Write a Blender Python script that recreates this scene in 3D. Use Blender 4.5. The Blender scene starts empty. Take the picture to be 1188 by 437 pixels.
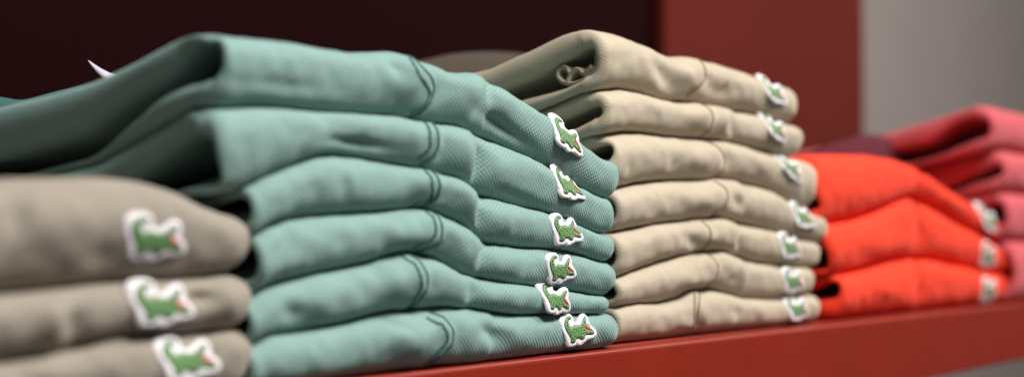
import bpy, math, random
import numpy as np
from mathutils import Vector, noise
from mathutils.bvhtree import BVHTree

S = bpy.context.scene
COL = S.collection
random.seed(7)

# ------------------------------------------------------------------ camera
CAM = Vector((0.0, -0.515, 0.074))
PSI, TH, F = math.radians(38.4), math.radians(1.8), 1650.0
FW = Vector((math.cos(PSI)*math.cos(TH), math.sin(PSI)*math.cos(TH), math.sin(TH)))
RT = Vector((math.sin(PSI), -math.cos(PSI), 0))
UP = RT.cross(FW)
cd = bpy.data.cameras.new('camera'); cam = bpy.data.objects.new('camera', cd); COL.objects.link(cam)
cam.location = CAM
cam.rotation_euler = FW.to_track_quat('-Z', 'Y').to_euler()
cd.sensor_width = 36; cd.lens = F/1188*36
cd.clip_start = 0.02; cd.clip_end = 50
cd.dof.use_dof = True; cd.dof.focus_distance = 0.885; cd.dof.aperture_fstop = 3.0
S.camera = cam

# ------------------------------------------------------------------ world, lamps, exposure
w = bpy.data.worlds.new('World'); S.world = w; w.use_nodes = True
w.node_tree.nodes['Background'].inputs[0].default_value = (0.90, 0.95, 1.0, 1)
w.node_tree.nodes['Background'].inputs[1].default_value = 0.125
S.view_settings.view_transform = 'Standard'; S.view_settings.look = 'None'
S.view_settings.exposure = 0; S.view_settings.gamma = 1

def lamp(name, loc, target, size, power, col):
    l = bpy.data.lights.new(name, 'AREA'); l.shape = 'RECTANGLE'; l.size, l.size_y = size
    l.energy = power; l.color = col
    o = bpy.data.objects.new(name, l); COL.objects.link(o); o.location = loc
    o.rotation_euler = (Vector(target)-Vector(loc)).to_track_quat('-Z', 'Y').to_euler()
    return o
lamp('overhead_lamp', (0.50, -0.80, 1.12), (0.56, 0.05, 0.08), (0.6, 0.35), 23.5, (1.0, 0.97, 0.92))
lamp('overhead_lamp', (1.9, -0.95, 1.6), (1.4, 0.05, 0.08), (0.8, 0.4), 36, (1.0, 0.96, 0.92))
lamp('overhead_lamp', (3.8, -1.2, 2.4), (4.4, 1.6, 0.3), (2.0, 1.0), 75, (1.0, 0.96, 0.92))  # extra lamp without a visible source, added to brighten the grey wall

# ------------------------------------------------------------------ projection helpers (authoring: picture -> world surface)
def ray(x, y): return FW + RT*((x-594)/F) - UP*((y-218.5)/F)
def on_y(x, y, Y=0.0):
    d = ray(x, y); return CAM + d*((Y-CAM.y)/d.y)
def on_x(x, y, X):
    d = ray(x, y); return CAM + d*((X-CAM.x)/d.x)
def proj(p):
    d = p-CAM; z = d.dot(FW)
    return 594+F*d.dot(RT)/z, 218.5-F*d.dot(UP)/z
def z_at(x, y, X, Y):
    d = ray(x, y); h = math.hypot(X-CAM.x, Y-CAM.y)
    return CAM.z + d.z/math.hypot(d.x, d.y)*h
def lerp(a, b, t): return a+(b-a)*t
def interp(tab, x):
    if x <= tab[0][0]: return tab[0][1]
    for (a, u), (b, v) in zip(tab, tab[1:]):
        if x <= b: return lerp(u, v, (x-a)/(b-a)) if b > a else v
    return tab[-1][1]
def smooth_tab(tab, lo, hi, rad):
    """resample a traced polyline and soften its corners"""
    n = 300; xs = [lerp(lo, hi, i/n) for i in range(n+1)]
    (xa, ya), (xb, yb) = tab[-2], tab[-1]
    (xc, yc), (xd, yd) = tab[0], tab[1]
    def f(x):
        if x > xb: return yb + (yb-ya)/(xb-xa)*(x-xb)*0.6
        if x < xc: return yc + (yd-yc)/(xd-xc)*(x-xc)*0.6
        return interp(tab, x)
    out = []
    for x in xs:
        s = 0; ws = 0
        for k in range(-4, 5):
            wg = math.exp(-(k/2.2)**2); s += wg*f(x+k*rad/4); ws += wg
        out.append((x, s/ws))
    return out

# ------------------------------------------------------------------ materials
def mat(name):
    m = bpy.data.materials.new(name); m.use_nodes = True
    nt = m.node_tree; return m, nt, nt.nodes['Principled BSDF']
def N(nt, t, **kw):
    n = nt.nodes.new(t)
    for k, v in kw.items(): setattr(n, k, v)
    return n
def fabric(name, col, shade, pique=1.0, sheen=0.35):
    m, nt, b = mat(name); L = nt.links.new
    uv = N(nt, 'ShaderNodeUVMap')
    sep = N(nt, 'ShaderNodeSeparateXYZ'); L(uv.outputs[0], sep.inputs[0])
    def math_(op, a, bb=None):
        n = N(nt, 'ShaderNodeMath', operation=op)
        for i, v in enumerate((a, bb)):
            if v is None: continue
            if isinstance(v, (int, float)): n.inputs[i].default_value = v
            else: L(v, n.inputs[i])
        return n.outputs[0]
    # gentle distortion so the knit is not a perfect grid
    nz = N(nt, 'ShaderNodeTexNoise'); nz.inputs['Scale'].default_value = 90; nz.inputs['Detail'].default_value = 2
    L(uv.outputs[0], nz.inputs['Vector'])
    wob = math_('MULTIPLY', math_('SUBTRACT', nz.outputs[0], 0.5), 1.5)
    ku, kv = 2*math.pi/0.0030, 2*math.pi/0.0028
    su = math_('SINE', math_('ADD', math_('MULTIPLY', sep.outputs[0], ku), wob))
    sv = math_('SINE', math_('ADD', math_('MULTIPLY', sep.outputs[1], kv), wob))
    h = math_('MULTIPLY', su, sv)                       # honeycomb of pique knit
    h01 = math_('MULTIPLY_ADD' if False else 'ADD', math_('MULTIPLY', h, 0.5), 0.5)
    fine = N(nt, 'ShaderNodeTexNoise'); fine.inputs['Scale'].default_value = 1400; fine.inputs['Detail'].default_value = 3
    L(uv.outputs[0], fine.inputs['Vector'])
    big = N(nt, 'ShaderNodeTexNoise'); big.inputs['Scale'].default_value = 55; big.inputs['Detail'].default_value = 4
    L(uv.outputs[0], big.inputs['Vector'])
    mix = N(nt, 'ShaderNodeMix', data_type='RGBA')
    mix.inputs[6].default_value = (*shade, 1); mix.inputs[7].default_value = (*col, 1)
    fac = math_('ADD', math_('MULTIPLY', h01, 0.85*pique), 0.60-0.45*pique)  # weave pits coloured darker: knit holes plus the soft shade in them
    fac = math_('ADD', fac, math_('MULTIPLY', fine.outputs[0], 0.22))
    fac = math_('ADD', fac, math_('MULTIPLY', big.outputs[0], 0.35))
    fac = math_('SUBTRACT', fac, 0.0)
    fac_n = N(nt, 'ShaderNodeClamp'); L(fac, fac_n.inputs[0]); L(fac_n.outputs[0], mix.inputs[0])
    L(mix.outputs[2], b.inputs['Base Color'])
    b.inputs['Roughness'].default_value = 0.92
    b.inputs['Specular IOR Level'].default_value = 0.18
    b.inputs['Sheen Weight'].default_value = sheen; b.inputs['Sheen Roughness'].default_value = 0.45
    b.inputs['Sheen Tint'].default_value = (*[min(1, c*1.6+0.1) for c in col], 1)
    bp = N(nt, 'ShaderNodeBump'); bp.inputs['Strength'].default_value = 0.75; bp.inputs['Distance'].default_value = 0.0004
    hh = math_('ADD', math_('MULTIPLY', h01, pique), math_('MULTIPLY', fine.outputs[0], 0.5))
    L(hh, bp.inputs['Height']); L(bp.outputs[0], b.inputs['Normal'])
    return m
def plain(name, col, rough=0.6, spec=0.3, noise_scale=None, var=0.15, bump=0.0, coat=0.0):
    m, nt, b = mat(name); L = nt.links.new
    b.inputs['Roughness'].default_value = rough; b.inputs['Specular IOR Level'].default_value = spec
    b.inputs['Base Color'].default_value = (*col, 1); b.inputs['Coat Weight'].default_value = coat
    if noise_scale:
        tc = N(nt, 'ShaderNodeTexCoord')
        nz = N(nt, 'ShaderNodeTexNoise'); nz.inputs['Scale'].default_value = noise_scale; nz.inputs['Detail'].default_value = 6
        L(tc.outputs['Object'], nz.inputs['Vector'])
        mx = N(nt, 'ShaderNodeMix', data_type='RGBA')
        mx.inputs[6].default_value = (*[c*(1-var) for c in col], 1); mx.inputs[7].default_value = (*[min(1, c*(1+var)) for c in col], 1)
        L(nz.outputs[0], mx.inputs[0]); L(mx.outputs[2], b.inputs['Base Color'])
        if bump:
            bp = N(nt, 'ShaderNodeBump'); bp.inputs['Strength'].default_value = bump; bp.inputs['Distance'].default_value = 0.001
            L(nz.outputs[0], bp.inputs['Height']); L(bp.outputs[0], b.inputs['Normal'])
    return m
def thread(name, col, ang=0.5, period=0.0007):
    m, nt, b = mat(name); L = nt.links.new
    uv = N(nt, 'ShaderNodeUVMap'); wv = N(nt, 'ShaderNodeTexWave'); wv.bands_direction = 'DIAGONAL'
    wv.inputs['Scale'].default_value = 0.3/period*0.6; wv.inputs['Distortion'].default_value = 1.5
    L(uv.outputs[0], wv.inputs['Vector'])
    mx = N(nt, 'ShaderNodeMix', data_type='RGBA')
    mx.inputs[6].default_value = (*[c*0.72 for c in col], 1); mx.inputs[7].default_value = (*col, 1)
    L(wv.outputs[1], mx.inputs[0]); L(mx.outputs[2], b.inputs['Base Color'])
    b.inputs['Roughness'].default_value = 0.55; b.inputs['Sheen Weight'].default_value = 0.2
    bp = N(nt, 'ShaderNodeBump'); bp.inputs['Strength'].default_value = 0.35; bp.inputs['Distance'].default_value = 0.0002
    L(wv.outputs[1], bp.inputs['Height']); L(bp.outputs[0], b.inputs['Normal'])
    return m
M = {
 'teal': fabric('teal_pique', (0.242, 0.372, 0.343), (0.080, 0.150, 0.142)),
 'khaki': fabric('khaki_pique', (0.485, 0.415, 0.318), (0.27, 0.222, 0.158), 0.6),
 'stone': fabric('stone_pique', (0.315, 0.276, 0.228), (0.165, 0.142, 0.114), 0.6),
 'orange': fabric('orange_pique', (0.94, 0.060, 0.025), (0.70, 0.024, 0.010), 0.6),
 'pink': fabric('pink_pique', (0.62, 0.115, 0.130), (0.40, 0.055, 0.065), 0.6),
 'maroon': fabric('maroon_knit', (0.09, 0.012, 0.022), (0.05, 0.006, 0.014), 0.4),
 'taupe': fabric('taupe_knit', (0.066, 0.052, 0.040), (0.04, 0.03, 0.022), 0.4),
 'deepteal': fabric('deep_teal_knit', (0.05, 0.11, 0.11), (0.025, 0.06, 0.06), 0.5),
 'teal_thread': plain('teal_thread', (0.035, 0.095, 0.088), 0.8, 0.1),
 'khaki_thread': plain('khaki_thread', (0.20, 0.135, 0.075), 0.8, 0.1),
 'orange_thread': plain('orange_thread', (0.50, 0.03, 0.012), 0.8, 0.1),
 'white': thread('white_thread', (0.90, 0.86, 0.90)),
 'green': thread('green_thread', (0.13, 0.30, 0.085)),
 'dark': thread('dark_thread', (0.012, 0.03, 0.012)),
 'red': thread('red_thread', (0.62, 0.02, 0.03)),
 'shelf': plain('red_lacquer', (0.235, 0.0165, 0.0055), 0.36, 0.3, 14, 0.18, 0.12),
 'back': plain('shaded_maroon_board', (0.0105, 0.0015, 0.0019), 0.8, 0.03, 3, 0.2),  # shade inside the bay is put into the board colour
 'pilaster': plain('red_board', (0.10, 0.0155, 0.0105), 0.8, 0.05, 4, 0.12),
 'wall': plain('grey_plaster', (0.40, 0.345, 0.325), 0.9, 0.0, 1.2, 0.15),
 'wallpanel': plain('warm_grey_panel', (0.36, 0.31, 0.285), 0.9, 0.1, 1.2, 0.15),
 'floor': plain('grey_floor', (0.20, 0.18, 0.17), 0.6, 0.3, 2.0, 0.15),
 'paper': plain('white_paper', (0.50, 0.45, 0.54), 0.7, 0.2),
}

def scuffs(m, col):
    nt = m.node_tree; L = nt.links.new; b = nt.nodes['Principled BSDF']
    src = b.inputs['Base Color'].links[0].from_socket
    tc = N(nt, 'ShaderNodeTexCoord'); mp = N(nt, 'ShaderNodeMapping'); mp.inputs['Scale'].default_value = (60, 200, 260)
    L(tc.outputs['Object'], mp.inputs[0])
    nz = N(nt, 'ShaderNodeTexNoise'); nz.inputs['Scale'].default_value = 1.0; nz.inputs['Detail'].default_value = 5; L(mp.outputs[0], nz.inputs[0])
    rp = N(nt, 'ShaderNodeMapRange'); rp.inputs[1].default_value = 0.71; rp.inputs[2].default_value = 0.80; L(nz.outputs[0], rp.inputs[0])
    mx = N(nt, 'ShaderNodeMix', data_type='RGBA'); L(rp.outputs[0], mx.inputs[0]); L(src, mx.inputs[6]); mx.inputs[7].default_value = (*col, 1)
    L(mx.outputs[2], b.inputs['Base Color'])
    n2 = N(nt, 'ShaderNodeTexNoise'); n2.inputs['Scale'].default_value = 11; n2.inputs['Detail'].default_value = 4; L(tc.outputs['Object'], n2.inputs[0])
    r2 = N(nt, 'ShaderNodeMapRange'); r2.inputs[3].default_value = 0.25; r2.inputs[4].default_value = 0.55; L(n2.outputs[0], r2.inputs[0]); L(r2.outputs[0], b.inputs['Roughness'])
scuffs(M['shelf'], (0.40, 0.06, 0.03))

# ------------------------------------------------------------------ object helpers
def link(name, verts, faces, m, parent=None, uvs=None, smooth=True, mats=None, fm=None):
    me = bpy.data.meshes.new(name); me.from_pydata([tuple(v) for v in verts], [], faces)
    for mm in (mats or [m]): me.materials.append(mm)
    if fm:
        for p, k in zip(me.polygons, fm): p.material_index = k
    if uvs:
        ul = me.uv_layers.new(name='UVMap')
        for lp in me.loops: ul.data[lp.index].uv = uvs[lp.vertex_index]
    if smooth: me.polygons.foreach_set('use_smooth', [True]*len(me.polygons))
    me.update()
    o = bpy.data.objects.new(name, me); COL.objects.link(o)
    if parent:
        o.parent = parent; o.matrix_parent_inverse = parent.matrix_world.inverted()
    return o
def box(name, lo, hi, m, parent=None, bevel=0.002):
    (x0, y0, z0), (x1, y1, z1) = lo, hi
    v = [(x0,y0,z0),(x1,y0,z0),(x1,y1,z0),(x0,y1,z0),(x0,y0,z1),(x1,y0,z1),(x1,y1,z1),(x0,y1,z1)]
    f = [(0,3,2,1),(4,5,6,7),(0,1,5,4),(1,2,6,5),(2,3,7,6),(3,0,4,7)]
    o = link(name, v, f, m, parent, smooth=False)
    if bevel:
        b = o.modifiers.new('bevel', 'BEVEL'); b.width = bevel; b.segments = 3
    return o
def struct(o): o['kind'] = 'structure'; return o
def tag(o, label, cat, group=None):
    o['label'] = label; o['category'] = cat
    if group: o['group'] = group
    return o

# ------------------------------------------------------------------ setting and shelf furniture
X0, X1 = -0.9, 3.2
sh = bpy.data.objects.new('display_shelf', None); COL.objects.link(sh); sh.location = (1.0, 0.2, -0.062)
bpy.context.view_layer.update()
tag(sh, 'long glossy red shelf board carrying all the folded shirt stacks', 'shelf')
box('shelf_board', (X0, 0.022, -0.040), (X1, 0.455, -0.0005), M['shelf'], sh)
box('front_edge', (X0, 0.001, -0.060), (X1, 0.0205, -0.0004), M['shelf'], sh, 0.0025)
tag(box('back_panel', (X0, 0.470, -0.35), (1.56, 0.490, 1.3), M['back']), 'maroon panel in deep shade behind the teal and khaki stacks', 'panel')
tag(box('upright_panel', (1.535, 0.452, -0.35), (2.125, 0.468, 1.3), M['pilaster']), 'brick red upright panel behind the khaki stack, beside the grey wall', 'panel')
struct(box('wall', (0.5, 1.6, -1.0), (9.5, 1.7, 2.6), M['wall'], bevel=0))
struct(box('floor', (-4, -4, -1.02), (12, 6, -1.0), M['floor'], bevel=0))

# ------------------------------------------------------------------ embroidered patch outline (drawn flat)
def zp(pts, m=None): return [((x-193)/295*1.74, (222-y)/295) for x, y in pts]
BORDER = zp([(130,75),(155,88),(168,118),(160,148),(176,162),(202,162),(225,138),(258,98),(280,95),(294,113),(302,160),(296,195),(330,236),(344,270),(336,310),(300,324),(244,334),(222,358),(195,372),(165,356),(140,373),(105,372),(90,350),(80,290),(60,230),(47,180),(44,140),(58,103),(90,80)])
CROC = zp([(152,106),(150,122),(130,128),(117,142),(113,160),(118,180),(130,202),(145,192),(165,184),(188,186),(206,196),(212,186),(226,184),(240,165),(262,132),(280,120),(284,138),(274,160),(268,186),(248,205),(252,225),(275,240),(308,250),(324,266),(320,284),(292,290),(262,282),(242,285),(238,303),(232,316),(215,322),(200,318),(188,302),(164,308),(158,322),(150,336),(128,342),(114,330),(120,305),(110,272),(93,240),(80,205),(74,168),(84,135),(103,110),(130,97)])
MOUTH = zp([(246,206),(258,194),(270,206),(284,222),(304,238),(312,252),(286,247),(262,236)])
def chaikin(p, n=2):
    for _ in range(n):
        q = []
        for i in range(len(p)):
            a, b = p[i], p[(i+1) % len(p)]
            q += [(a[0]*.75+b[0]*.25, a[1]*.75+b[1]*.25), (a[0]*.25+b[0]*.75, a[1]*.25+b[1]*.75)]
        p = q
    return p
def offset(p, d):
    out = []; n = len(p)
    ar = sum(p[i][0]*p[(i+1) % n][1]-p[(i+1) % n][0]*p[i][1] for i in range(n))
    sg = 1 if ar > 0 else -1
    for i in range(n):
        a, b = p[i-1], p[(i+1) % n]; dx, dy = b[0]-a[0], b[1]-a[1]; l = math.hypot(dx, dy) or 1
        out.append((p[i][0]+sg*dy/l*d, p[i][1]-sg*dx/l*d))
    return out
def inside(pt, poly):
    x, y = pt; c = False; n = len(poly)
    for i in range(n):
        (xa, ya), (xb, yb) = poly[i], poly[i-1]
        if (ya > y) != (yb > y) and x < (xb-xa)*(y-ya)/(yb-ya)+xa: c = not c
    return c
from mathutils.geometry import delaunay_2d_cdt
def fill(poly, step):
    xs = [p[0] for p in poly]; ys = [p[1] for p in poly]
    pts = [Vector(p) for p in poly]; n = len(pts)
    inner = offset(poly, -step*0.45)
    y = min(ys); r = 0
    while y < max(ys):
        x = min(xs)+(step/2 if r % 2 else 0)
        while x < max(xs):
            if inside((x, y), inner): pts.append(Vector((x, y)))
            x += step
        y += step*0.87; r += 1
    res = delaunay_2d_cdt(pts, [], [list(range(n))], 1, 1e-6)
    return [tuple(v) for v in res[0]], [tuple(f) for f in res[2]]
BO = offset(chaikin(BORDER, 3), 0.012); CR = chaikin(CROC, 1); MO = chaikin(MOUTH, 1)
F_B = fill(BO, 0.09); BI = [offset(BO, -0.018)]
F_D = fill(offset(CR, 0.006), 0.07); F_G = fill(offset(CR, -0.014), 0.07); F_R = fill(MO, 0.05)
dashes = []
_r = random.Random(3)
for (x, y, a) in [(100,150,60),(98,180,70),(104,210,50),(118,235,40),(128,262,-60),(140,240,30),(150,215,20),(158,255,-50),(170,225,70),(178,270,-60),(186,240,60),(196,212,20),(204,262,70),(212,236,-50),(222,212,60),(226,262,-40),(238,240,30),(168,292,30),(136,300,60),(140,322,70),(210,296,40),(120,118,20),(246,262,-10),(284,268,-8),(236,192,50),(256,168,55),(150,280,45),(190,285,-20)]:
    c, s = math.cos(math.radians(a)), math.sin(math.radians(a)); l, t = 13, 3.6
    dashes.append(zp([(x+c*u*l-s*v*t, y+s*u*l+c*v*t) for u, v in ((-1, 0), (0, -1), (1, 0), (0, 1))]))
for q in range(4):  # teeth
    x, y = 262+q*9, 190+q*12
    TEETH = dashes

# ------------------------------------------------------------------ folded shirt
G_TEAL0 = [(0, 1), (.006, .999), (.014, .992), (.025, .976), (.04, .952), (.075, .905), (.17, .850), (.30, .83)]
G_TEAL1 = [(0, 1), (.03, .93), (.075, .82), (.17, .74), (.30, .70)]
G_DEF = [(0, 1), (.03, .95), (.075, .88), (.17, .80), (.30, .76)]
D = 0.30
STACKGROUP = {}

class Shirt: pass
def curve_px(tab, rad=9): return smooth_tab(tab, tab[0][0]-40, tab[-1][0]+60, rad*0.38)

def build_shirt(T, B, lip, tip, fabric_m, gt, gb, cav=None, y0=0.0, b=None, corner=0.034, bumps=(), seed=1, rad=9, wr=1.0, depth=D, floor=False, xr=None, bow=None, skew=0.18, sline=None, flat=0.75, step=None):
    """T, B: traced upper and lower fold lines of the front; lip: where the open left end starts; tip: where the right fold ends"""
    Tt, Bt = curve_px(T, rad), curve_px(B, rad)
    Xl = on_y(lip, 250, y0).x
    tm = tip-14
    zt_f = lambda x, P: z_at(x, interp(Tt, x), P[0], P[1])
    def zb_f(x, P):
        if floor: return 0.0
        return z_at(x, interp(Bt, x), P[0], P[1])
    Xr = xr
    if Xr is None:   # find the right end whose outline reaches the tip
        lo, hi = Xl+0.05, Xl+0.9
        for _ in range(40):
            mid = (lo+hi)/2; best = -1e9
            for k in range(19):
                a = k/18*math.pi/2
                q = Vector((mid-corner+corner*math.sin(a), y0+(bow[1] if bow else 0)+corner*(1-math.cos(a)), 0.09))
                best = max(best, proj(q)[0])
            if best > tip: hi = mid
            else: lo = mid
        Xr = mid
    P = []
    n1 = max(40, int((Xr-corner-Xl)/0.0022))
    for i in range(n1):
        t = i/n1; x = lerp(Xl, Xr-corner, t)
        P.append(((x, y0), (0, 1), (lerp(Xl, Xr-0.05, t), depth)))
        if bow:
            q_ = min(1, max(0, (x-on_y(bow[0], 250).x)/(Xr-corner-on_y(bow[0], 250).x))); q_ = q_*q_*(3-2*q_)
            P[-1] = ((x, y0+bow[1]*q_), (0, 1), P[-1][2])
            yb_ = bow[1]*q_
    for i in range(29):
        a = i/28*math.pi/2
        P.append(((Xr-corner+corner*math.sin(a), y0+(bow[1] if bow else 0)+corner*(1-math.cos(a))), (-math.sin(a), math.cos(a)), (lerp(Xr-.05, Xr-.02, i/28), depth)))
    for i in range(1, 22):
        t = i/21; y = lerp(y0+(bow[1] if bow else 0)+corner, depth-0.004, t)
        P.append(((Xr, y), (-1, 0), (lerp(Xr-.02, Xr-.012, t), lerp(depth, depth, t))))
    w_at = lambda X: lerp(1.0, 0.55, min(1, max(0, (X-Xl)/(Xr-Xl))))
    NF, K = 30, 26
    # fold heights along the front; past the outline hold the last value
    zts, zbs = [], []; mx = -1e9; hold = None
    for (p, nn, q) in P:
        x = proj(Vector((p[0], p[1], 0.09)))[0]
        if hold is None and x >= mx and x < tm+10:
            mx = x; zt, zb = zt_f(x, p), zb_f(x, p)
        else: hold = True
        if zt-zb < 0.008: m_ = (zt+zb)/2; zt, zb = m_+.004, m_-.004
        zts.append(zt); zbs.append(zb)
    # light smoothing along the front
    for _ in range(3):
        zts = [zts[0]]+[(zts[i-1]+2*zts[i]+zts[i+1])/4 for i in range(1, len(zts)-1)]+[zts[-1]]
        if not floor: zbs = [zbs[0]]+[(zbs[i-1]+2*zbs[i]+zbs[i+1])/4 for i in range(1, len(zbs)-1)]+[zbs[-1]]
    def g_eff(g, X, Y, bb): return 1-(1-interp(g, max(0, Y-y0-bb)))*w_at(X)
    grid = []; info = []
    off = Vector((seed*3.17, seed*1.3, seed*7.7))
    for i, (p, nn, q) in enumerate(P):
        zt, zb = zts[i], zbs[i]
        row = []; inf = []
        a0 = (zt-zb)/2; bb = b or min(0.022, max(0.010, a0*1.25))
        E = (p[0]+nn[0]*bb, p[1]+nn[1]*bb)
        def bound(top, X, Y):
            return (zt if top else zb)*g_eff(gt if top else gb, X, Y, bb)
        for k in range(K):     # top, back to front
            t = (1-k/K)**1.6
            X, Y = lerp(E[0], q[0], t), lerp(E[1], q[1], t)
            row.append(Vector((X, Y, bound(1, X, Y)))); inf.append((0, 1))
        for k in range(NF+1):
            ph = math.pi/2*(1-2*k/NF)
            c = math.cos(ph)**flat if math.cos(ph) > 1e-9 else 0
            ins = bb*(1-c); w_s = math.sin(ph); w_s = skew+w_s*(1-skew if w_s > 0 else 1+skew)
            X, Y = p[0]+nn[0]*ins, p[1]+nn[1]*ins
            z1, z0 = bound(1, X, Y), bound(0, X, Y)
            row.append(Vector((X, Y, (z1+z0)/2+(z1-z0)/2*w_s))); inf.append((max(0, math.cos(ph)), math.sin(ph)))
        for k in range(1, K+1):
            t = (k/K)**1.6
            X, Y = lerp(E[0], q[0], t), lerp(E[1], q[1], t)
            row.append(Vector((X, Y, bound(0, X, Y)))); inf.append((0, -1))
        grid.append(row); info.append(inf)
    J = len(grid[0])
    # soft wrinkles and traced bumps, pushed along the outward direction
    for i, (p, nn, q) in enumerate(P):
        out = Vector((-nn[0], -nn[1], 0))
        for j in range(J):
            c, s_ = info[i][j]
            v = grid[i][j]
            if c <= 0.001:
                if j < K: v.z += wr*0.0012*noise.noise(v*22+off)
                continue
            fade = c**0.5
            d = 0.0016*noise.noise(Vector((v.x*22, v.y*22, v.z*38))+off) + 0.0007*noise.noise(Vector((v.x*70+v.z*30, v.y*60, v.z*80))+off*2)
            d += 0.0005*noise.noise(Vector((v.x*160-v.z*90, v.y*100, v.z*120))+off*3)
            d += 0.0010*max(0, noise.noise(Vector((v.x*34+v.z*26, v.y*30, v.z*52-v.x*12))+off*5)-0.12)
            d += 0.0007*noise.noise(Vector((v.x*95+v.z*60, v.y*50, v.z*60-v.x*30))+off*4)
            d *= wr
            if bumps or sline or step:
                px, py = proj(v)
            if step:
                xs_, yc_, hh_, am_ = step
                e_ = px-(xs_-7*((py-yc_)/hh_)**2)
                if -110 < e_ < 20: d += am_*0.001*(0.5-0.5*math.tanh(e_/3.0))*math.exp(-(min(0, e_+12)/34)**2)
                if abs(e_) < 30: d -= am_*0.0004*math.exp(-((e_-6)/6)**2)
            if sline:
                ya, yb2 = sline[0][1], sline[-1][1]
                if ya-4 < py < yb2+4:
                    dxs = px-interp([(q_[1], q_[0]) for q_ in sline], py)
                    if abs(dxs) < 40:
                        d += 0.0013*math.exp(-((dxs+9)/8)**2)-0.0013*math.exp(-((dxs-4)/5)**2)
                        d += 0.00012*math.sin(py*1.25+seed)*math.exp(-(dxs/5)**2)
            if bumps:
                for (cx, cy, rx, ry, amp, ang) in bumps:
                    dx, dy = px-cx, py-cy
                    if abs(dx) > 3*max(rx, ry) or abs(dy) > 3*max(rx, ry): continue
                    ca, sa = math.cos(math.radians(ang)), math.sin(math.radians(ang))
                    u_, w_ = dx*ca+dy*sa, -dx*sa+dy*ca
                    d += amp*0.002*math.exp(-(u_/rx)**2-(w_/ry)**2)
            grid[i][j] = v + (out*c+Vector((0, 0, s_*0.6)))*d*fade
    verts = []; uvs = []; faces = []
    ua = 0; prev = None
    for i, row in enumerate(grid):
        if prev is not None: ua += (Vector(P[i][0])-Vector(P[i-1][0])).length
        prev = row; va = 0
        vs = [0]
        for j in range(1, J): vs.append(vs[-1]+(row[j]-row[j-1]).length)
        c0 = vs[K+NF//2]
        for j in range(J):
            verts.append(row[j]); uvs.append((ua, vs[j]-c0))
    I = len(grid)
    for i in range(I-1):
        for j in range(J-1):
            faces.append((i*J+j, i*J+j+1, (i+1)*J+j+1, (i+1)*J+j))
    # cavity of the open left end
    if cav:
        cu, cl = [], []
        def conv(pts):
            tab = []
            for (x, y) in pts:
                q = on_x(x, y, Xl); zt, zb = zts[0], zbs[0]
                bb = b or min(0.022, max(0.010, (zt-zb)/2*1.25))
                z1 = zt*g_eff(gt, Xl, q.y, bb); z0 = zb*g_eff(gb, Xl, q.y, bb)
                Y = max(y0+0.0045, q.y)
                if tab and Y <= tab[-1][0]: Y = tab[-1][0]+0.0004
                tab.append((Y, min(0.90, max(0.10, (q.z-z0)/max(1e-4, z1-z0)))))
            return tab
        cu, cl = conv(cav[0]), conv(cav[1])
    else:
        cu = [(y0+.005, .5), (y0+.007, .68), (y0+.014, .78), (y0+.03, .70), (y0+.07, .58), (.25, .54)]
        cl = [(y0+.005, .5), (y0+.007, .34), (y0+.014, .25), (y0+.03, .28), (y0+.07, .42), (.25, .48)]
    ytip = min(cu[0][0], cl[0][0])
    NI = min(n1-2, 50)
    inner = []
    for i in range(NI):
        row = []; shut = (i/(NI-1))**1.5
        X = P[i][0][0]; zt, zb = zts[i], zbs[i]
        bb = b or min(0.022, max(0.010, (zt-zb)/2*1.25))
        for j in range(J):
            ay = 0.0045 if cav else 0.008; yt = ytip+shut*0.03
            ufr, lfr = interp(cu, ytip+ay), interp(cl, ytip+ay)
            if K <= j <= K+NF:     # rounded front of the cavity
                ph = math.pi/2*(1-2*(j-K)/NF)
                u_, l_ = ufr, lfr; cc = math.cos(ph)**0.8 if math.cos(ph) > 1e-6 else 0
                Y = yt+ay*(1-cc); tt = math.sin(ph)
            else:
                t = (1-j/K)**1.6 if j < K else ((j-K-NF)/K)**1.6
                Y = lerp(yt+ay, depth-0.004, t)
                u_ = interp(cu, Y-shut*0.03); l_ = interp(cl, Y-shut*0.03); tt = 1 if j < K else -1
            if u_-l_ < 0.02: mid = (u_+l_)/2; u_, l_ = mid+.01, mid-.01
            mid = (u_+l_)/2
            r = mid + (u_-l_)/2*tt*(1-0.85*shut)
            z1 = zt*g_eff(gt, X, Y, bb); z0 = zb*g_eff(gb, X, Y, bb)
            row.append(Vector((X, Y, lerp(z0, z1, r))))
        inner.append(row)
    R = 6; base = len(verts)
    for k in range(1, R):
        a = math.pi*k/R
        for j in range(J):
            O, In = grid[0][j], inner[0][j]
            m_ = (O+In)/2; rr = min(0.011, (O-In).length/2)
            v = m_+(O-m_)*math.cos(a); v = Vector((v.x-rr*math.sin(a), v.y, v.z))
            verts.append(v); uvs.append((uvs[j][0]-rr*a*0.7, uvs[j][1]))
    ib = len(verts)
    for i, row in enumerate(inner):
        for j in range(J):
            verts.append(row[j]); uvs.append((-0.017-(row[0].x-Xl), uvs[j][1]))
    rings = [0]+[base+(k-1)*J for k in range(1, R)]+[ib+i*J for i in range(NI)]
    for a, c in zip(rings, rings[1:]):
        for j in range(J-1): faces.append((c+j, c+j+1, a+j+1, a+j))
    s = Shirt(); s.verts, s.faces, s.uvs, s.Xl, s.Xr = verts, faces, uvs, Xl, Xr
    s.bvh = BVHTree.FromPolygons(verts, [f for f in faces[:(I-1)*(J-1)]])
    s.base = Vector(((Xl+Xr)/2, depth/2, min(zbs)))
    s.fabric = fabric_m; s.grid = grid; s.zts = zts
    return s

def shirt_object(s, label, group):
    r = bpy.data.objects.new('folded_shirt', None); COL.objects.link(r); r.location = s.base
    r.empty_display_size = 0.02
    tag(r, label, 'shirt', group)
    bpy.context.view_layer.update()
    link('fabric_body', s.verts, s.faces, s.fabric, r, s.uvs)
    s.root = r
    return r

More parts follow.
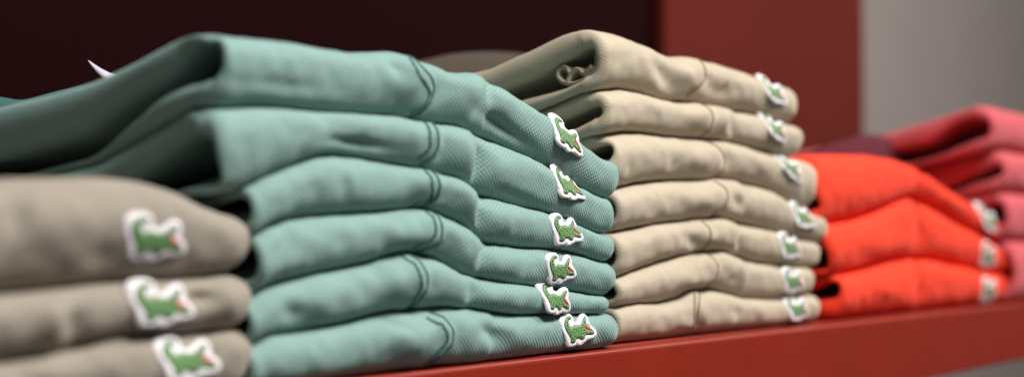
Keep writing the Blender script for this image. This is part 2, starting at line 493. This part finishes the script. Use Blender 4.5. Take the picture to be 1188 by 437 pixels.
FITS = {}
def wrap(s, pts, Pc, u, v, n, h, size):
    key = (s.base.to_tuple(), Pc.to_tuple(), round(size, 6))
    if key not in FITS:     # stiff patch: follow only the broad curve of the cloth
        A_, b_ = [], []
        for i in range(-6, 7):
            for j in range(-4, 5):
                a, c = i*0.14, j*0.12
                q = Pc+u*(a*size)+v*(c*size)
                hit = s.bvh.ray_cast(q+n*0.03, -n, 0.06)
                if hit[0] is None: continue
                dz = (hit[0]-q).dot(n)
                if abs(dz) > 0.006: continue
                A_.append([1, a, c, a*a, a*c, c*c]); b_.append(dz)
        k = np.linalg.lstsq(np.array(A_), np.array(b_), rcond=None)[0]
        k[5] = max(-0.0045, min(0.001, k[5])); k[3] = max(-0.004, min(0.002, k[3]))
        k[1] = max(-0.007, min(0.007, k[1])); k[2] = max(-0.009, min(0.009, k[2]))
        res = np.array(b_)-np.array(A_) @ k; k[0] += max(-0.0005, min(0.0014, float(np.percentile(res, 80))))
        FITS[key] = k
    k = FITS[key]
    return [Pc+u*(a*size)+v*(c*size)+n*(h+k[0]+k[1]*a+k[2]*c+k[3]*a*a+k[4]*a*c+k[5]*c*c) for a, c in pts]
def patch(s, px, py, rot=0, size=0.0232, tilt=0.6):
    for k_ in range(40):
        d = ray(px, py+k_).normalized()
        hit = s.bvh.ray_cast(CAM, d)
        if hit[0] is not None and hit[0].y < 0.045: break
    else: print('patch miss', px, py); return
    Pc0 = hit[0]
    Pc, n = hit[0], hit[1]
    if n.dot(d) > 0: n = -n
    # average normal over the patch footprint
    acc = Vector(n)
    for ox, oy in ((-9, 0), (9, 0), (0, -9), (0, 9)):
        h2 = s.bvh.ray_cast(CAM, ray(px+ox, py+oy).normalized())
        if h2[0] is not None and (h2[0]-Pc).length < 0.025 and h2[0].y < 0.05:
            m_ = h2[1] if h2[1].dot(d) < 0 else -h2[1]; acc += m_
    n = acc.normalized(); n.z *= tilt; n.normalize()
    Pc = Pc - Vector((0, 0, 1))*((k_*0.55e-3)*-0.75)
    u = Vector((0, 0, 1)).cross(n).normalized()
    if u.x < 0 and abs(u.x) > 0.2: u = -u
    v = n.cross(u).normalized()
    if v.z < 0: v = -v
    a = math.radians(rot); u, v = u*math.cos(a)+v*math.sin(a), v*math.cos(a)-u*math.sin(a)
    # border with raised rounded rim
    def layer(fl, h, thick, name, m, parent, rim=None):
        pts, fc = fl
        top = wrap(s, pts, Pc, u, v, n, h+thick, size)
        verts = list(top); faces = [tuple(f) for f in fc]
        # side skirt: boundary edges
        cnt = {}
        for f in fc:
            for k in range(len(f)):
                e = (f[k], f[(k+1) % len(f)]); key = tuple(sorted(e)); cnt.setdefault(key, []).append(e)
        bd = [e[0] for e in cnt.values() if len(e) == 1]
        idx = {}
        for e in bd:
            for k in e:
                if k not in idx:
                    idx[k] = len(verts); verts.append(top[k]-n*(thick+(0.0014 if name == 'crocodile_patch' else 0.0002)))
        for (p_, q_) in bd: faces.append((q_, p_, idx[p_], idx[q_]))
        uv = [(p_[0]*size, p_[1]*size) for p_ in pts]+[(pts[k][0]*size, pts[k][1]*size) for k in idx]
        return link(name, verts, faces, m, parent, uv)
    b_ = layer(F_B, 0.0, 0.0004, 'crocodile_patch', M['white'], s.root)
    dk = layer(F_D, 0.0004, 0.0002, 'outline_stitching', M['dark'], b_)
    g_ = layer(F_G, 0.0006, 0.0002, 'crocodile', M['green'], b_)
    layer(F_R, 0.0008, 0.00015, 'mouth', M['red'], b_)
    # scale stitches
    vs, fs = [], []
    for dsh in dashes:
        w_ = wrap(s, dsh, Pc, u, v, n, 0.00098, size); k = len(vs); vs += w_; fs.append((k, k+1, k+2, k+3))
    link('scale_stitching', vs, fs, M['dark'], b_, [(0, 0)]*len(vs))

def seam(s, line, m, double=True, wdt=0.0014, ticks=True):
    """stitched seam laid on the fold along a traced line"""
    P3 = []
    # resample
    L_ = [0]
    for a, b_ in zip(line, line[1:]): L_.append(L_[-1]+math.dist(a, b_))
    n = max(12, int(L_[-1]/1.6))
    for k in range(n+1):
        t = L_[-1]*k/n
        x = interp(list(zip(L_, [p[0] for p in line])), t); y = interp(list(zip(L_, [p[1] for p in line])), t)
        P3.append((x, y))
    for _ in range(6):
        P3 = [P3[0]]+[((P3[i-1][0]+P3[i+1][0])/2*.5+P3[i][0]*.5, (P3[i-1][1]+P3[i+1][1])/2*.5+P3[i][1]*.5) for i in range(1, len(P3)-1)]+[P3[-1]]
    pts = []
    for (x, y) in P3:
        d = ray(x, y).normalized(); h = s.bvh.ray_cast(CAM, d)
        if h[0] is None: continue
        nn = h[1] if h[1].dot(d) < 0 else -h[1]
        pts.append((h[0], nn))
    if len(pts) < 4: print('seam miss', line[0]); return
    for _ in range(3):
        pts = [pts[0]]+[((pts[i-1][0]+2*pts[i][0]+pts[i+1][0])/4, (pts[i-1][1]+pts[i][1]+pts[i+1][1]).normalized()) for i in range(1, len(pts)-1)]+[pts[-1]]
    vs, fs = [], []
    for off_ in ((0.0, 0.0055) if double else (0.0,)):
        ring = []
        for i, (p, nn) in enumerate(pts):
            t = (pts[min(i+4, len(pts)-1)][0]-pts[max(i-4, 0)][0]).normalized()
            side = t.cross(nn).normalized()
            if side.x > 0: side = -side
            c = p+side*off_
            hh = s.bvh.ray_cast(c+nn*0.01, -nn, 0.03)
            if hh[0] is not None: c = hh[0]
            wv = wdt*(0.8+0.35*math.sin(i*2.1)) if ticks else wdt
            k = len(vs)
            vs += [c-side*wv*0.5-nn*0.0006, c-side*wv*0.4+nn*0.0007, c+side*wv*0.4+nn*0.0007, c+side*wv*0.5-nn*0.0006]
            if i: 
                for j in range(3): fs.append((k-4+j, k-3+j, k+1+j, k+j))
    link('seam', vs, fs, m, s.root)

def collar(s, line, Y, h, m, thick=0.008, name='collar'):
    """folded band standing behind the shirt front; its upper edge was traced"""
    q = 16; vs, fs = [], []; n = 40; last = h
    for i in range(n+1):
        t = i/n; e = max(0.03, math.sin(math.pi*t)**0.15 if 0 < t < 1 else 0.03)
        x = lerp(line[0][0], line[-1][0], t); sm = sum(interp(line, x+d) for d in (-9, -4, 0, 4, 9))/5
        p = on_y(x, sm, Y+0.004*math.sin(t*9))
        hd = s.bvh.ray_cast(p+Vector((0, 0, 0.005)), Vector((0, 0, -1)), 0.2)   # stand the band on the shirt below it
        if hd[0] is not None: last = max(0.012, p.z-hd[0].z+0.004)
        hl = last
        for k in range(q):
            a = 2*math.pi*k/q
            vs.append(Vector((p.x, p.y+thick*e*math.cos(a), p.z-hl/2-(hl/2)*(1-e)+(hl/2)*math.sin(a)*e)))
    for i in range(n):
        for k in range(q): fs.append((i*q+k, i*q+(k+1) % q, (i+1)*q+(k+1) % q, (i+1)*q+k))
    link(name, vs, fs, m, s.root, [(v.x, v.z*1.4+v.y) for v in vs])

# ------------------------------------------------------------------ teal stack (six shirts)
A = [ # fold lines, top to bottom
 [(245,37),(262,36),(290,40),(323,44),(346,46),(391,54),(417,59),(442,58),(467,58),(482,62),(505,70),(530,81),(545,84),(561,84),(581,93),(606,108),(642,131),(657,141),(680,163),(700,180)],
 [(245,125),(262,124),(278,124),(316,121),(346,124),(381,129),(467,134),(487,139),(515,143),(538,146),(563,155),(589,164),(611,174),(637,187),(676,213),(700,226)],
 [(262,226),(290,222),(316,208),(341,195),(381,178),(402,177),(432,182),(480,192),(515,201),(540,208),(556,221),(581,229),(619,240),(642,245),(662,252),(695,268)],
 [(290,284),(306,273),(323,261),(354,252),(391,249),(424,247),(460,244),(492,240),(515,245),(543,258),(556,268),(565,279),(581,283),(611,287),(642,288),(669,291),(687,296),(702,302)],
 [(290,356),(300,351),(318,338),(341,328),(381,317),(437,305),(472,293),(487,290),(518,301),(543,318),(563,322),(594,328),(629,333),(657,336),(682,340),(700,343)],
 [(290,408),(301,404),(323,389),(359,386),(417,374),(462,362),(492,361),(530,355),(563,358),(606,365),(642,364),(672,364),(700,364)],
 [(290,446),(381,437),(467,428),(581,414),(697,403)],
]
CAV1 = ([(261,68),(259,53),(247,48),(233,54),(222,72),(208,90),(175,107),(140,130),(101,158),(0,186)],
        [(261,68),(260,88),(249,95),(229,99),(207,108),(187,126),(162,146),(138,168),(112,190),(0,220)])
CAV2 = ([(262,198),(259,172),(248,154),(228,158),(206,176),(175,200),(100,244),(0,270)],
        [(262,198),(259,218),(240,228),(205,240),(100,272),(0,290)])
BT = [ # seam hump, dip after seam, second crease, bulges
 [(470,95,26,22,1.6,0),(514,105,9,30,-0.9,15),(540,108,14,26,1.2,20),(560,118,6,26,-1.6,25),(582,120,16,18,1.4,35),(590,153,34,8,-3.0,36),(460,80,10,6,-1.0,40),(330,100,60,8,-0.8,5)],
 [(480,160,22,20,1.2,0),(513,180,7,25,-1.0,10),(535,178,14,24,1.8,10),(556,190,6,24,-2.6,15),(585,195,18,16,1.2,20),(418,168,30,7,-2.2,8),(600,228,30,6,-1.2,22)],
 [(485,215,22,18,1.2,0),(408,205,5,24,0.5,0),(398,210,8,26,-0.5,0),(540,228,10,20,1.2,0),(557,240,5,20,-2.6,0),(585,255,20,14,1.0,10)],
 [(480,275,24,16,1.8,0),(560,295,6,20,-2.2,15),(330,290,10,30,-2.0,20),(590,305,20,16,1.0,0)],
 [(465,325,24,20,1.6,0),(550,340,8,20,-1.6,10),(345,365,18,20,-2.0,-40),(590,345,24,14,0.8,0)],
 [(470,395,26,20,1.6,0),(455,375,16,5,-1.5,20),(570,385,10,14,-2.8,-50),(600,385,24,18,0.8,0),(480,400,12,26,0.8,20)],
]
lips = [267, 267, 302, 310, 300, 300]; tips = [716, 712, 712, 713, 704, 716]
lab = ['teal polo shirt topmost in its stack, its open left fold drooping',
       'teal polo shirt second from the top, directly beneath the topmost teal one',
       'teal polo shirt third from the top of the teal stack, its left end narrow',
       'teal polo shirt third from the bottom of the teal stack',
       'teal polo shirt with the lowest but one patch, resting on the bottom teal shirt',
       'bottom teal polo shirt lying directly on the red shelf']
SEAMS = [
 [(442,59),(462,61),(480,68),(490,79),(501,90),(504,103),(499,118),(488,130),(474,136)],
 [(492,139),(502,143),(508,153),(509,170),(502,182),(487,190)],
 [(498,197),(507,204),(511,216),(507,229),(492,238),(470,243)],
 [(492,242),(508,250),(513,262),(512,278),(500,287),(480,291)],
 [(472,294),(486,302),(496,318),(496,334),(485,350),(468,361)],
 [(497,362),(515,368),(526,382),(525,398),(514,410),(498,421)],
]
PT = [(659,158,-23,.0203,.15),(660,213,-11,.0205,.15),(658,266,-3,.0196),(651,311,-1,.0190),(647,346,-11,.0196),(671,381,2,.0203)]
teal = []
gts = [G_TEAL0, G_TEAL1, G_DEF, G_DEF, G_DEF, G_DEF, G_DEF]
for i in range(6):
    s = build_shirt(A[i], A[i+1], lips[i], tips[i], M['teal'], gts[i], gts[i+1], cav=(CAV1, CAV2, None, None, None, None)[i], bumps=BT[i], seed=i+1, floor=(i == 5), bow=(548, 0.004), corner=0.024, sline=SEAMS[i], step=[(566,118,32,2.0),(553,184,26,2.8),(557,236,24,2.8),(562,292,22,2.4),(548,332,22,1.2),(573,384,24,1.8)][i], flat=(0.55, 0.55, 0.7, 0.75, 0.75, 0.75)[i], skew=(0.34, 0.30, 0.2, 0.15, 0.1, 0.15)[i])
    shirt_object(s, lab[i], 'teal polo shirts in one stack')
    seam(s, SEAMS[i], M['teal_thread'])
    patch(s, *PT[i]); teal.append(s)
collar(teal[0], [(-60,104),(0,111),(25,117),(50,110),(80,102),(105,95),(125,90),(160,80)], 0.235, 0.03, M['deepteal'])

# ------------------------------------------------------------------ khaki stack (seven shirts)
Kc = [
 [(690,33),(700,31),(725,35),(751,45),(776,57),(793,64),(809,64),(836,70),(862,77),(887,87),(905,95)],
 [(690,109),(700,106),(733,102),(751,105),(776,114),(796,118),(821,119),(841,122),(862,128),(887,132),(905,139)],
 [(700,158),(738,152),(763,153),(783,157),(806,159),(841,161),(862,164),(887,171),(905,177)],
 [(705,226),(715,223),(751,213),(788,209),(826,209),(841,205),(862,208),(882,213),(902,218),(920,229),(932,238)],
 [(705,274),(730,268),(776,259),(806,256),(831,252),(851,254),(877,261),(907,267),(935,277)],
 [(705,331),(714,328),(738,318),(776,304),(801,295),(821,293),(846,289),(862,296),(887,304),(915,307),(930,309)],
 [(705,362),(728,354),(745,352),(776,352),(796,346),(811,335),(831,334),(851,339),(872,346),(910,347),(930,344)],
 [(705,392),(776,382),(841,377),(932,368)],
]
KC1 = ([(694,62),(691,55),(684,56),(669,65),(650,76),(620,92),(590,104),(560,115)],
       [(694,62),(695,73),(690,85),(680,94),(665,101),(645,107),(620,113),(590,121),(560,128)])
KC2 = ([(700,126),(697,122),(688,125),(672,132),(655,139),(630,149),(600,160)],
       [(700,126),(698,133),(690,140),(678,146),(660,153),(640,160),(610,170)])
KC3 = ([(713,180),(708,168),(697,170),(680,178),(650,190)], [(713,180),(711,186),(700,188),(680,190),(650,198)])
BK = [
 [(775,88,10,22,-3.0,-20),(800,85,14,14,1.8,0),(825,100,10,14,-1.2,0),(840,108,12,9,-1.6,-30),(870,100,16,14,0.8,0)],
 [(810,135,12,12,1.5,0),(851,150,7,14,-1.6,0),(838,140,8,12,0.8,0)],
 [(815,185,18,14,1.5,0),(848,185,10,16,-1.2,0),(880,190,14,12,0.8,0)],
 [(815,232,22,12,1.5,0),(856,235,7,9,-1.8,-30),(880,240,16,14,0.8,0)],
 [(806,282,8,12,-2.0,-40),(830,275,14,10,1.2,0),(858,280,5,14,-1.6,0)],
 [(800,325,18,10,1.5,0),(852,325,8,8,-1.2,-30)],
 [(815,365,6,16,1.2,0),(808,365,4,18,-0.8,0),(856,362,10,8,-1.0,20)],
]
klips = [707, 712, 719, 722, 722, 722, 722]; ktips = [926, 931, 949, 960, 951, 944, 950]
klab = ['topmost khaki polo shirt, a rolled inner fold showing in its open left end',
        'khaki polo shirt second from the top, under the one with the rolled inner fold',
        'khaki polo shirt third from the top, its patch half turned away',
        'khaki polo shirt in the middle of its stack, sticking out farthest to the right',
        'khaki polo shirt third from the bottom of the khaki stack',
        'khaki polo shirt resting on the bottom khaki shirt',
        'bottom khaki polo shirt lying directly on the red shelf']
KS = [
 [(800,65),(812,70),(818,80),(818,92),(808,102),(796,112)],
 [(812,120),(825,128),(828,138),(824,150),(812,158)],
 [(815,162),(832,170),(841,182),(840,196),(828,206)],
 [(828,210),(842,218),(845,228),(840,240),(824,250)],
 [(814,257),(824,265),(825,275),(818,287),(806,293)],
 [(820,294),(831,303),(834,314),(828,326),(816,333)],
 [(811,336),(811,350),(808,375)],
]
KP = [(898,105,-16,.0215),(901,148,-18,.0215),(916,192,-30,.022),(932,250,-10,.0215),(918,285,-7,.021),(921,325,-5,.0205),(926,357,-5,.0205)]
kh = []
for i in range(7):
    g1 = [G_TEAL0, G_DEF, G_DEF, G_DEF, G_DEF, G_DEF, G_DEF, G_DEF]
    s = build_shirt(Kc[i], Kc[i+1], klips[i], ktips[i], M['khaki'], g1[i], g1[i+1], cav=(KC1, KC2, KC3, None, None, None, None)[i], bumps=BK[i], seed=i+21, rad=6, floor=(i == 6), y0=0.019, corner=0.030, sline=KS[i], step=[(865,95,24,0.9),(852,142,20,1.5),(872,188,26,0.8),(862,232,22,1.8),(858,276,18,2.2),(866,322,22,1.4),(858,358,18,1.0)][i])
    shirt_object(s, klab[i], 'khaki polo shirts in one stack')
    seam(s, KS[i], M['khaki_thread'], double=(i == 6), wdt=0.0013, ticks=False)
    patch(s, *KP[i]); kh.append(s)
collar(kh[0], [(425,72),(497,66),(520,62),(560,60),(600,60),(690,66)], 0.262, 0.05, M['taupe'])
# rolled inner fold seen in the open end of the top khaki shirt
def inner_roll(s):
    line = [(692,64),(693,76),(685,88),(673,96),(660,98),(650,94),(646,87),(648,80),(654,77),(659,80),(660,86)]
    line2 = [(658,95),(662,86),(668,80),(673,81),(676,87),(681,83),(688,75)]
    vs, fs = [], []
    for ln in (line, line2):
        base = len(vs); q = []
        for (a, b_) in zip(ln, ln[1:]):
            for k in range(5): q.append((lerp(a[0], b_[0], k/5), lerp(a[1], b_[1], k/5)))
        for _ in range(5): q = [q[0]]+[((q[i-1][0]+2*q[i][0]+q[i+1][0])/4, (q[i-1][1]+2*q[i][1]+q[i+1][1])/4) for i in range(1, len(q)-1)]+[q[-1]]
        w3 = [on_x(x, y, s.Xl-0.001) for x, y in q]
        n = len(w3); th = 0.0014
        loop = []
        for i in range(n):
            t = (w3[min(i+1, n-1)]-w3[max(0, i-1)]).normalized(); nn = Vector((0, -t.z, t.y))
            loop.append(w3[i]+nn*th)
        for i in reversed(range(n)):
            t = (w3[min(i+1, n-1)]-w3[max(0, i-1)]).normalized(); nn = Vector((0, -t.z, t.y))
            loop.append(w3[i]-nn*th)
        cen = [(loop[i]+loop[len(loop)-1-i])/2 for i in range(len(loop))]
        m_ = len(loop)
        for st, sc in ((0, 0.25), (-0.0008, 0.75), (-0.0001, 1.0), (0.0012, 1.0), (0.06, 1.0)):
            X = {0: -0.0010, 1: -0.0008}.get(0, 0)
            for i in range(m_):
                v = cen[i]+(loop[i]-cen[i])*sc
                dx = {0.25: -0.0012, 0.75: -0.0009}.get(sc, st)
                vs.append(Vector((v.x+dx, v.y, v.z)))
        for r in range(4):
            for i in range(m_):
                a = base+r*m_+i; b_ = base+r*m_+(i+1) % m_
                fs.append((a, b_, b_+m_, a+m_))
    link('inner_fold', vs, fs, M['khaki'], s.root, [(v.x, v.y+v.z) for v in vs])
inner_roll(kh[0])

# ------------------------------------------------------------------ stone stack at the left (three shirts)
L = [
 [(-330,245),(-200,225),(-60,212),(0,208),(60,205),(140,204),(180,208),(220,220),(255,238)],
 [(-330,400),(-100,362),(0,343),(40,340),(81,336),(120,331),(163,327),(217,326),(262,320)],
 [(-330,480),(-100,440),(0,421),(81,409),(120,398),(152,391),(217,390),(262,384)],
 [(-330,520),(262,452)],
]
BL = [[(60,270,40,30,1.5,0),(120,300,20,20,-1.5,-20),(20,250,14,30,-1.5,20),(200,300,30,12,-1.0,0)],
      [(60,375,14,26,2.0,20),(90,380,10,26,-2.5,20),(235,345,20,10,-2.5,0),(262,350,16,16,1.5,0)],
      [(230,410,20,10,-2.0,0),(60,430,20,20,1.5,0)]]
llab = ['stone beige polo shirt topmost in the low stack at far left',
        'stone beige polo shirt in the middle of the low stack at far left',
        'lowest stone beige polo shirt at far left, cut by the bottom of the photo']
LP = [(181,276,-6,.0206),(188,351,-4,.0206),(216,416,-6,.0206)]
for i in range(3):
    s = build_shirt(L[i], L[i+1], -300, (288,291,293)[i], M['stone'], G_TEAL0, G_TEAL0, bumps=BL[i], seed=i+41, floor=(i == 2), y0=-0.004, b=0.022 if i == 0 else 0.017, corner=0.03)
    shirt_object(s, llab[i], 'stone beige polo shirts in one stack')
    patch(s, *LP[i])

# ------------------------------------------------------------------ orange stack (three shirts)
O = [
 [(915,182),(940,180),(980,178),(1020,179),(1050,184),(1075,194),(1100,213),(1130,234),(1155,251)],
 [(945,263),(970,260),(1000,255),(1030,244),(1050,233),(1065,228),(1085,236),(1110,252),(1140,269),(1165,284)],
 [(950,322),(985,318),(1010,313),(1040,303),(1065,300),(1090,300),(1120,308),(1165,317)],
 [(950,370),(1165,348)],
]
BO_ = [[(1065,210,10,24,-1.6,0),(1000,225,30,20,1.0,0),(1100,235,14,12,1.2,0)],
       [(1068,265,9,26,-2.2,0),(1030,285,30,14,1.2,0)],
       [(1066,325,8,20,-2.0,0),(1030,335,26,12,1.2,0),(1100,318,20,12,1.0,0)]]
OCAV0 = ([(953,236),(950,231),(944,230),(930,232)], [(953,236),(950,241),(944,243),(930,243)])
OCAV = ([(962,300),(955,285),(945,280),(935,284),(915,292)], [(962,300),(957,312),(945,316),(930,316),(910,312)])
OCAV3 = ([(975,335),(972,327),(962,326),(950,332),(930,340)], [(975,335),(970,345),(955,348),(940,347),(920,348)])
olab = ['bright orange red polo shirt on top of its stack, beside the pink stack',
        'bright orange red polo shirt between the other two of its stack',
        'bright orange red polo shirt at the bottom, lying on the red shelf']
OS = [[(1060,186),(1068,200),(1066,215),(1052,232)], [(1058,233),(1068,250),(1068,275),(1058,298)], [(1060,301),(1070,315),(1068,335),(1060,352)]]
OP = [(1147,254,-18,.0265),(1147,296,-10,.026),(1148,336,-4,.026)]
for i in range(3):
    s = build_shirt(O[i], O[i+1], (958,970,981)[i], (1180,1181,1181)[i], M['orange'], G_TEAL0, G_TEAL0 if i < 2 else G_DEF, cav=(OCAV0, OCAV, OCAV3)[i], bumps=BO_[i], seed=i+61, floor=(i == 2), corner=0.045, b=0.02, y0=0.017, sline=OS[i])
    shirt_object(s, olab[i], 'orange red polo shirts in one stack')
    seam(s, OS[i], M['orange_thread'], double=False, wdt=0.002, ticks=False)
    patch(s, *OP[i])
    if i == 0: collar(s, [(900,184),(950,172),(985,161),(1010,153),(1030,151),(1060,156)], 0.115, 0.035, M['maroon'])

# ------------------------------------------------------------------ pink stack (four shirts, running out of the frame)
Pk = [
 [(1140,124),(1160,122),(1200,132),(1260,150),(1330,175)],
 [(1150,176),(1170,174),(1200,178),(1330,205)],
 [(1150,226),(1170,222),(1200,225),(1330,240)],
 [(1150,280),(1170,278),(1330,285)],
 [(1150,350),(1330,332)],
]
PC1 = ([(1152,148),(1148,140),(1130,138),(1110,142),(1100,150),(1080,165)], [(1152,148),(1148,158),(1130,164),(1110,172),(1098,178),(1080,184)])
PC2 = ([(1168,196),(1165,190),(1150,195),(1130,204),(1100,218)], [(1168,196),(1164,203),(1150,208),(1130,214),(1100,226)])
G_PINK = [(0, 1), (.03, .96), (.08, .90), (.17, .82), (.30, .78)]
plab = ['pink polo shirt topmost in the stack at far right, its open left end facing us',
        'pink polo shirt second from the top at far right',
        'pink polo shirt third from the top at far right, beside the orange shirts',
        'lowest pink polo shirt at far right, lying on the red shelf']
for i in range(4):
    s = build_shirt(Pk[i], Pk[i+1], (1155,1169,1172,1180)[i], 1330, M['pink'], G_PINK, G_PINK, cav=(PC1, PC2, None, None)[i], seed=i+81, floor=(i == 3), y0=0.006, b=0.02)
    shirt_object(s, plab[i], 'pink polo shirts in one stack')

# ------------------------------------------------------------------ paper tag behind the top teal shirt
def paper_tag():
    n = 14; vs, fs = [], []
    for i in range(n+1):
        t = i/n
        x = lerp(103, 146, t)
        yt = interp([(103, 70), (110, 75), (118, 80), (128, 85), (146, 90)], x)
        yb = interp([(103, 71.5), (107, 77), (112, 83), (120, 91), (128, 98), (146, 104)], x)
        for k, yy in enumerate((yt, yb)):
            p = on_y(x, yy, 0.255+0.006*math.sin(t*3))
            if k and t > 0.6:
                hd = teal[0].bvh.ray_cast(p+Vector((0, 0, 0.003)), Vector((0, 0, -1)), 0.2)
                if hd[0] is not None: p = Vector((p.x, p.y, min(p.z, hd[0].z-0.002)))
            vs.append(p)
    for i in range(n): fs.append((2*i, 2*i+1, 2*i+3, 2*i+2))
    o = link('price_tag', vs, fs, M['paper'])
    so = o.modifiers.new('solid', 'SOLIDIFY'); so.thickness = 0.0006
    tag(o, 'small curled white paper tag poking up behind the top teal shirt', 'tag')
paper_tag()

0 and print('TEALXR', [round(t.Xr,3) for t in teal], 'KXL', [round(t.Xl,3) for t in kh])
